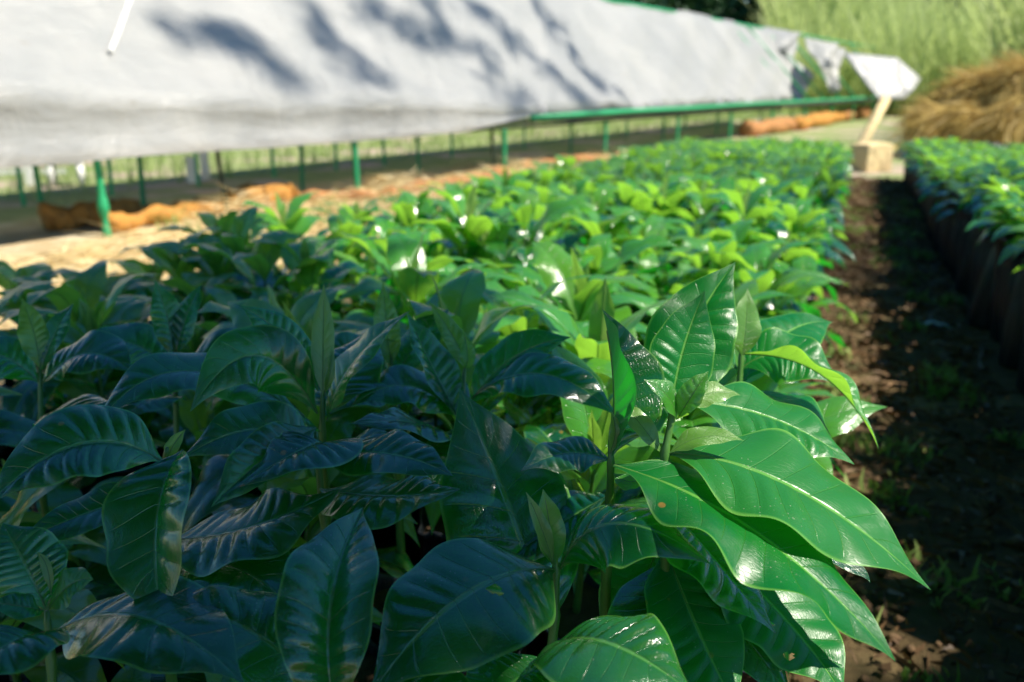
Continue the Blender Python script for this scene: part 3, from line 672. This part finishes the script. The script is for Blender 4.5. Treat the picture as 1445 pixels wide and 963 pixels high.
for x in (1112, 1130, 1150, 1172, 1192, 1240):               # rafters seen through the tear
    s = s_at(x); part('rafter', tube([tl(s, .02, ZR + .06), tl(s - .9, RP, RZ - .03)], .022, 8), M['green_paint'], None, True)
part('ridge_pole', line(S0, s_at(1262, RP), RP, RZ - .03, .022), M['green_paint'], None, True)

# the sheet: skirt, fold, slope, ridge and the rear slope
def fold_z(s):
    s7 = s_at(760); f = min(1, max(0, (s7 - s) / (s7 - s_at(0)))); return ZR + .12 + .19 * f ** .8
def wr(s, t): return .018 * math.sin(s * 1.9 + 2.1 * t + 1) + .012 * math.sin(s * 4.7 - 3 * t) + .008 * math.sin(s * 9.1 + 7 * t)
def sheet(name, sa, sb, label, cat, mat, skirt, rag_a=0, rag_b=0, rows=26, ns=150, slant=-.9):
    prof_ = []
    vs, fs = [], []
    for i in range(ns + 1):
        fi = i / ns; s = sa + (sb - sa) * fi
        fz = fold_z(s); low = max(0.02, (fz - ZR - .12) / .19)
        cross = []
        hem = fz - .015 if low <= .03 else fz - .015 - (fz - ZR - .005) * min(1, low * 3)
        cross.append((-.045 - .03 * low, hem)); cross.append((-.02 + .02 * low, hem + (fz - hem) * .25)); cross.append((-.025 + .01 * low, hem + (fz - hem) * .8))
        for r_ in range(12):
            f = r_ / 11; cross.append((-.04 + (RP + .04) * f, fz + (RZ - fz) * f - .05 * math.sin(math.pi * f)))
        for r_ in range(1, 9):
            f = r_ / 8; cross.append((RP + (RP * f), RZ + (ZR - .05 - RZ) * f - .05 * math.sin(math.pi * f)))
        for jj, (p, z) in enumerate(cross):
            t = jj / len(cross); ss = s + (s_at(1104, RP) - s_at(1098)) * max(0, min(1, p / RP)) * fi ** 3
            rag = (rag_b * (math.sin(jj * 2.3) * .5 + math.sin(jj * 5.1) * .3) * max(0, fi - .9) * 10) + (rag_a * math.sin(jj * 1.9) * max(0, .1 - fi) * 10)
            n_ = wr(s, t * 6)
            vs.append(tl(ss + rag + .02 * math.sin(3 * s + jj), p - n_ * .7, z + n_ * .8 * (0.3 if jj in (0, 1) else 1)))
    m_ = len(cross)
    for i in range(ns):
        for j in range(m_ - 1): fs.append((i * m_ + j, (i + 1) * m_ + j, (i + 1) * m_ + j + 1, i * m_ + j + 1))
    o = link(name, mesh(vs, fs), mat); o.location = O; so = o.modifiers.new('film', 'SOLIDIFY'); so.thickness = .002
    return tag(o, label, cat)
sh = sheet('plastic_sheet', S0, s_at(1098), 'huge white plastic sheet pitched like a tent over the low table', 'plastic sheet', M['sheet'], True, 0, .25)
# thin pale strip lying on the sheet
def on_slope(s, f, off=.012):
    fz = fold_z(s); return tl(s, RP * f - off * .7, fz + (RZ - fz) * f - .07 * math.sin(math.pi * f) + off)
def slope_at(x, y):                                          # the point of the sheet's front slope seen at a pixel
    best = None
    for i in range(400):
        s = S0 + (s_at(1098) - S0) * i / 400
        for j in range(30):
            p = on_slope(s, j / 29, 0) + O; px, py, z = project(p); d = (px - x) ** 2 + (py - y) ** 2
            if best is None or d < best[0]: best = (d, s, j / 29)
    return best[1], best[2]
a, b_ = slope_at(152, 80), slope_at(180, 0)
pts = [on_slope(a[0] + (b_[0] - a[0]) * i / 8, a[1] + (b_[1] - a[1]) * i / 8, .03) for i in range(9)]
link('strip', mesh(*tube(pts, .014, 6)), M['white_paint'], sh)['label'] = 'pale narrow strip lying on the sheet'
# torn end: ragged flaps and the grey net behind them
def flap(poly, d, name, label, cat, mat, bulge=.03, rag=.05):
    """a ragged hanging piece: outline in the table's slope plane, cut as a grid of strips"""
    n = 10; vs, fs = [], []
    L = [at(*poly[0][:2], d + .45), at(*poly[1][:2], d)]; Rr = [at(*poly[3][:2], d + .45), at(*poly[2][:2], d)]
    for i in range(n + 1):
        for j in range(n + 1):
            f, g = i / n, j / n
            p = L[0].lerp(L[1], f).lerp(Rr[0].lerp(Rr[1], f), g)
            p = p + TN * (bulge * math.sin(7 * g + 3 * f) + bulge * .6 * math.sin(15 * g)) + V((0, 0, 1)) * (rag * math.sin(9 * g + i) * f)
            vs.append(p)
    for i in range(n):
        for j in range(n): fs.append((i * (n + 1) + j, i * (n + 1) + j + 1, (i + 1) * (n + 1) + j + 1, (i + 1) * (n + 1) + j))
    o = link(name, mesh(vs, fs), mat); so = o.modifiers.new('film', 'SOLIDIFY'); so.thickness = .003
    return tag(o, label, cat)
DT = (tp(s_at(1140), 0, .6) - C0).dot(FW); print('tear depth', DT)
flap([(1140, 52), (1160, 95), (1178, 88), (1186, 66)], DT, 'plastic_flap', 'torn white plastic flap hanging from the ridge over the gap in the tent', 'plastic flap', M['sheet'], .10)
flap([(1160, 62), (1172, 128), (1181, 126), (1192, 72)], DT + .1, 'plastic_flap', 'long thin white plastic tatter hanging to the right in the torn gap', 'plastic flap', M['sheet'], .10)
flap([(1082, 42), (1090, 66), (1124, 76), (1130, 48)], DT - .2, 'plastic_flap', 'crumpled white plastic bunched on the ridge at the torn edge of the sheet', 'plastic flap', M['sheet'], .14)
flap([(1112, 78), (1098, 142), (1130, 144), (1152, 108)], DT + .3, 'shade_net', 'grey net panel stretched behind the green rafters in the torn gap', 'net', M['net'], .03)
DE = DT * 1.18
flap([(1188, 74), (1240, 142), (1276, 140), (1268, 82)], DE, 'plastic_sheet', 'smooth grey plastic sheet at the far right end of the tent', 'plastic sheet', M['sheet_grey'], .008, .0)
flap([(1267, 82), (1275, 140), (1288, 128), (1300, 112)], DE + .25, 'plastic_flap', 'short folded side of the grey sheet at the far end of the tent', 'plastic flap', M['sheet_grey'], .008, .0)

# ------------------------------------------------------------------ logs, block, pole, stool
def log(x0, y0, x1, y1, r, mat, label, lump=.2, seed=0, lift=.0):
    rr = random.Random(seed); a = onz(x0, y0, 0) + V((0, 0, r * .8 + lift)); b_ = onz(x1, y1, 0) + V((0, 0, r * .8 + lift)); n = 44; vs, fs = [], []
    pts = [a.lerp(b_, i / n) + V((0, 0, .015 * math.sin(i * .37 + seed))) for i in range(n + 1)]
    rad = [r * (1 + lump * math.sin(i * .23 + seed) + lump * .5 * math.sin(i * .61 + 2 * seed) + .10 * rr.uniform(-1, 1)) * (.55 if i in (0, n) else 1) for i in range(n + 1)]
    g = tube([p - a for p in pts], rad, 18)
    g = ([v + V((rr.uniform(-1, 1), rr.uniform(-1, 1), rr.uniform(-1, 1))) * r * .10 for v in g[0]], g[1])
    o = link('log', mesh(*g), mat); o.location = a; tag(o, label, 'log', 'logs lying along the tables'); return o
log(62, 326, 200, 312, .075, M['log'], 'thick orange log lying left of the front green post', .12, 1)
log(150, 330, 318, 300, .060, M['log'], 'lumpy orange log tapering to the right behind the front green post', .25, 2)
log(318, 300, 420, 290, .085, M['log'], 'short fat orange log lying at the foot of the dark prop', .18, 3)
log(405, 292, 560, 284, .050, M['log_red'], 'brown log lying in the weeds behind the second green post', .15, 4)
log(560, 282, 716, 254, .055, M['log_red'], 'knobbly brown log ending at the third green post', .2, 5)
log(735, 248, 800, 236, .060, M['log_red'], 'short brown log just right of the third green post', .15, 6)
log(810, 236, 960, 216, .055, M['log_red'], 'thin brown log in the blurred row beyond the third green post', .15, 7)
log(1052, 194, 1120, 184, .13, M['log_red'], 'pale brown log, nearest of three at the far end of the posts', .15, 8)
log(1122, 185, 1186, 172, .14, M['log'], 'orange-brown log, middle of three at the far end of the posts', .18, 9)
log(1190, 172, 1238, 162, .15, M['log_red'], 'brown log, farthest of three at the far end of the posts', .15, 10)
pb = at(1228, 222, 8.25); pb.z = 0
o = link('wooden_block', mesh(*boxm(0, 0, .135, .34, .24, .27, .012), False), M['pale_wood']); o.location = pb; o.rotation_euler.z = R(28); bevel(o, .012)
pz = project(pb + V((0, 0, .34))); print('block top', pz)
tag(o, 'pale squared wooden block standing at the far end of the path', 'block')
pa, pc = at(1212, 212, 8.7), at(1250, 140, 8.9)
o = link('wooden_post', mesh(*tube([V((0, 0, 0)), (pc - pa) * .5, pc - pa], [.055, .05, .05], 10)), M['pale_wood']); o.location = pa
pa2 = V((pa.x, pa.y, 0)); o.data.clear_geometry(); g = tube([V((pa.x - (pc.x - pa.x) * .4, pa.y, -.02)), pa, (pa + pc) / 2, pc], [.055, .055, .05, .048], 10); o.location = (0, 0, 0)
o.data.from_pydata([tuple(v) for v in g[0]], [], g[1]); o.data.polygons.foreach_set('use_smooth', [True] * len(g[1])); tag(o, 'leaning pale wooden post behind the block at the end of the path', 'post')
# white stool and white boards beyond the table
so_ = onz(97, 262, 0); t = thing('stool', 'small white stool with arched legs out on the grass beyond the front post', 'stool', so_)
t.rotation_euler.z = R(20)
bevel(link('seat', mesh(*boxm(0, 0, .20, .26, .22, .035), False), M['white_paint'], t), .008)
for sx in (-.10, .10):
    for sy in (-.08, .08): link('leg', mesh(*tube([V((sx, sy, .19)), V((sx * 1.15, sy * 1.15, 0))], [.022, .016], 8)), M['white_paint'], t)
for i, (x, y, hh) in enumerate(((272, 258, .22), (291, 254, .24), (42, 262, .20), (18, 250, .1), (70, 250, .1))):
    p = onz(x, y, 0)
    o = link('white_stake', mesh(*boxm(0, 0, hh / 2, .07 if i < 3 else .3, .03, hh if i < 3 else .05, .003), False), M['white_paint']); o.location = p + (V((0, 0, 0)) if i < 3 else V((0, 0, 0))); o.rotation_euler.z = R(10)
    tag(o, ['left of two white boards standing near the dark prop', 'right of two white boards standing near the dark prop', 'white board standing on the grass left of the stool', 'low white plank lying on the grass at the left margin', 'low white plank lying just left of the stool'][i], 'board')

# ------------------------------------------------------------------ dry grass heap on the right
hb = at(1545, 170, 9.6); hb.z = 0
def heap_z(a, b_):
    r2 = (a / 2.05) ** 2 + (b_ / 1.0) ** 2
    return max(-.05, 1.02 * (1 - r2) ** .6 if r2 < 1 else -.05) + .10 * math.sin(5 * a + 2) * math.sin(4 * b_) + .07 * math.sin(11 * a + 3 * b_) * math.cos(7 * b_ - 2 * a)
hv, hf = grid(-2.2, 2.2, -1.1, 1.1, 44, heap_z)
BUN = [None]
def on_heap():
    while True:
        if random.random() < .035 or BUN[0] is None: BUN[0] = (U(-2.1, 1.6), U(-1.05, 1.0), U(-.5, .5), U(-.5, .5), U(.05, .5))
        a, b_ = BUN[0][0] + random.gauss(0, .07), BUN[0][1] + random.gauss(0, .07); z = heap_z(a, b_)
        if abs(a) > 2.15 or abs(b_) > 1.05 or z < .06: BUN[0] = None; continue
        if z > .06: HP[0] = V((a, b_, z + U(-.02, .06))); return HP[0]
def heapdir():
    p = HP[0]; e_ = .04; n_ = V((heap_z(p.x - e_, p.y) - heap_z(p.x + e_, p.y), heap_z(p.x, p.y - e_) - heap_z(p.x, p.y + e_), 2 * e_)).normalized()
    bq = BUN[0]; d = V((-.8 + bq[2] + U(-.15, .15), -.5 + bq[3] + U(-.15, .15), -.6)); d = (d - n_ * d.dot(n_)).normalized(); return d + n_ * (bq[4] + U(-.05, .1))
HP = [None]
h = thing('dry_grass_heap', 'golden brown heap of dry cut grass beside the far end of the right bed', 'grass heap', hb); h.rotation_euler.z = R(-12)
link('mound', mesh(hv, hf), M['dry_grass'], h)
link('thatch', mesh(*strands(9000, on_heap, lambda: U(.15, .5), heapdir, .009, 3, .22), False), M['dry_grass'], h)['kind'] = 'stuff'

# ------------------------------------------------------------------ tall grass and trees behind
def tgpos():
    while True:
        a = R(U(17.1, 46)); d = U(13, 34); p = V((math.sin(a) * d, math.cos(a) * d, 0))
        if (p - O).dot(TN) > 2.7 or (p - O).dot(TD) > S1 + 1.5 and (p - O).dot(TN) > -6 or a > R(29) and d > 14 or a > R(22.5) and d > 25.5: return p
TG = strands(12000, tgpos, lambda: U(2.0, 4.0), lambda: V((U(-.25, .25), U(-.25, .25), 1)), .035, 4, .28)
tg = link('tall_grass', mesh(*TG, False), M['tall_grass']); 
def tgpos2():
    while True:
        a = R(U(17.1, 24)); d = U(32, 54); p = V((math.sin(a) * d, math.cos(a) * d, 0))
        if (p - O).dot(TN) > 2.7: return p
g2 = strands(3000, tgpos2, lambda: U(4.0, 6.2), lambda: V((U(-.2, .2), U(-.2, .2), 1)), .07, 4, .28)
tg.data.clear_geometry(); _g = join(TG, g2); tg.data.from_pydata([tuple(v) for v in _g[0]], [], _g[1]); tg['kind'] = 'stuff'; tg['label'] = 'stand of tall pale green grass behind the tables'
def tree(base, blobs, nleaf, size, label, trunk_r=.16, seed=0, fork=None, limb=.55):
    rr = random.Random(seed); t = thing('tree', label, 'tree', base, None); top = max((b_[0] for b_ in blobs), key=lambda c: c.z); cen = sum((b_[0] for b_ in blobs), V((0, 0, 0))) / len(blobs)
    fork = fork or V((cen.x * .25, cen.y * .25, cen.z * .45)); geo = [tube([V((0, 0, -.1)), fork * .5 + V((.05, .03, 0)), fork], [trunk_r * 1.2, trunk_r * .9, trunk_r * .75], 10)]
    for c, r_ in blobs: geo.append(tube([fork, fork.lerp(c, .5) + V((0, 0, .12)), c], [trunk_r * limb, trunk_r * limb * .55, trunk_r * limb * .2], 7))
    link('trunk', mesh(*join(*geo)), M['bark'], t)
    vs, fs = [], []; tot = sum(b_[1] ** 2 for b_ in blobs)
    for c, r_ in blobs:
        subs = [c + V((rr.gauss(0, 1), rr.gauss(0, 1), rr.gauss(0, 1))).normalized() * r_ * rr.uniform(.2, .8) for _ in range(12)]
        for _ in range(int(nleaf * r_ ** 2 / tot)):
            s_ = rr.choice(subs); p = s_ + V((rr.gauss(0, 1), rr.gauss(0, 1), rr.gauss(0, 1))) * r_ * .23
            d = V((rr.uniform(-1, 1), rr.uniform(-1, 1), rr.uniform(-1, .3))).normalized(); e_ = d.orthogonal().normalized(); e_ = Matrix.Rotation(rr.uniform(0, 6.28), 3, d) @ e_
            L = size * rr.uniform(.6, 1.3); b0 = len(vs)
            vs += [p, p + d * L * .5 + e_ * L * .24, p + d * L, p + d * L * .5 - e_ * L * .24]; fs.append((b0, b0 + 1, b0 + 2, b0 + 3))
    link('crown', mesh(vs, fs, False), M['crown'], t)
    return t
for i, (az, d, hh) in enumerate(((-14, 24, 7), (-3, 25, 8), (5, 40, 9), (9, 62, 15), (13, 60, 15), (17, 64, 16), (21.5, 62, 15), (26, 60, 16), (31, 60, 16), (37, 58, 15), (-25, 24, 8))):
    base = V((math.sin(R(az)) * d, math.cos(R(az)) * d, 0)); rr = random.Random(i + 50)
    bl = [(V((rr.uniform(-.24, .24) * hh, rr.uniform(-1.5, 1.5), hh * f)), rr.uniform(.17, .25) * hh) for f in (.22, .3, .38, .5, .62, .75, .88)]
    tree(base, bl, 7000, .045 * hh, 'tall dark tree in the shadowed tree belt behind the tent and the tall grass', .2, i)['group'] = 'dark trees of the belt behind the tent'
# the tree off to the right that shades the front of the bed and streaks the sheet
def up_sun(P, h_): return P + SUN * (h_ / SUN.z)
sb = V((2.3, 1.3, 0)); bl = []
shade = [(-.16, .12 + .15 * i_, .12, 3.4) for i_ in range(8)] + [(-.38, .2 + .2 * i_, .17, 3.5 + .1 * i_) for i_ in range(6)] + [(-.62, .3 + .2 * i_, .2, 3.6) for i_ in range(7)] + [
         (-.88, .8, .24, 3.7), (-.95, 1.2, .26, 3.7), (-.98, 1.55, .26, 3.6), (-.72, 1.62, .2, 3.6), (-.45, 1.42, .17, 3.5), (-.52, 1.72, .15, 3.6), (-.8, 1.88, .2, 3.7), (-1.1, 1.9, .22, 3.7), (-.62, 2.05, .14, 3.8), (-1.3, 1.6, .22, 3.7), (-.22, 1.24, .12, 3.5)]
FK = up_sun(V((-.6, .15, .5)), 2.5); sb = V((FK.x, FK.y, 0)); bl = [(up_sun(V((x, y, .5)), hh) - sb, r_) for x, y, r_, hh in shade]
tree(sb, bl, 14500, .11, 'leafy shade tree off to the right of the beds', .075, 77, V((0, 0, 3.0)), .4)
sb2 = V((14.5, -.3, 0)); bl = []
for x0, y0, x1, y1, r_ in ((585, 0, 745, 150, .15), (670, 5, 815, 150, .15), (745, 0, 865, 145, .12), (430, 10, 520, 120, .12), (240, 40, 320, 60, .09), (330, 70, 420, 120, .10), (520, 10, 590, 60, .12)):
    for k_ in range(9):
        f = k_ / 8; a_ = slope_at(x0 + (x1 - x0) * f + U(-14, 14), y0 + (y1 - y0) * f + U(-8, 8)); P = on_slope(*a_, 0) + O
        bl.append((up_sun(P, 17 + U(-1, 1)) - sb2, r_ * U(1.2, 2.3)))
tree(sb2, bl, 2000, .13, 'tall thin-leaved tree beyond the right bed that streaks the sheet with shade', .14, 78, V((-2.5, .5, 14.0)), .08)

# unseen tree added behind the camera; its crown blocks skylight over the near bed
b3 = V((-2.0, -2.6, 0)); rr3 = random.Random(5); bl = []
for i_ in range(26):
    bl.append((V((rr3.uniform(-4.2, .9), rr3.uniform(-5.0, .9), rr3.uniform(3.2, 5.0))) - b3, rr3.uniform(.6, .95)))
tree(b3, bl, 24000, .18, 'broad unseen tree added behind the long bed to block skylight', .16, 79)

# a young tree past the right bed, dappling the near end of the path
fk4 = up_sun(V((1.25, .3, .5)), 2.6); b4 = V((fk4.x, fk4.y, 0)); bl = []
for x, y, r_ in ((.86, .20, .12), (.90, .42, .12), (.92, .64, .12), (.95, .86, .12), (1.0, 1.10, .12), (1.2, .3, .18), (1.25, .62, .17), (1.3, .95, .18), (1.08, 1.35, .13), (1.4, 1.3, .18), (1.16, 1.62, .12), (.88, 0, .13)):
    bl.append((up_sun(V((x, y, .5)), 3.3 + U(-.2, .3)) - b4, r_))
tree(b4, bl, 2600, .085, 'young small-leaved tree past the right bed beside the near path', .06, 80, V((0, 0, 3.1)), .3)
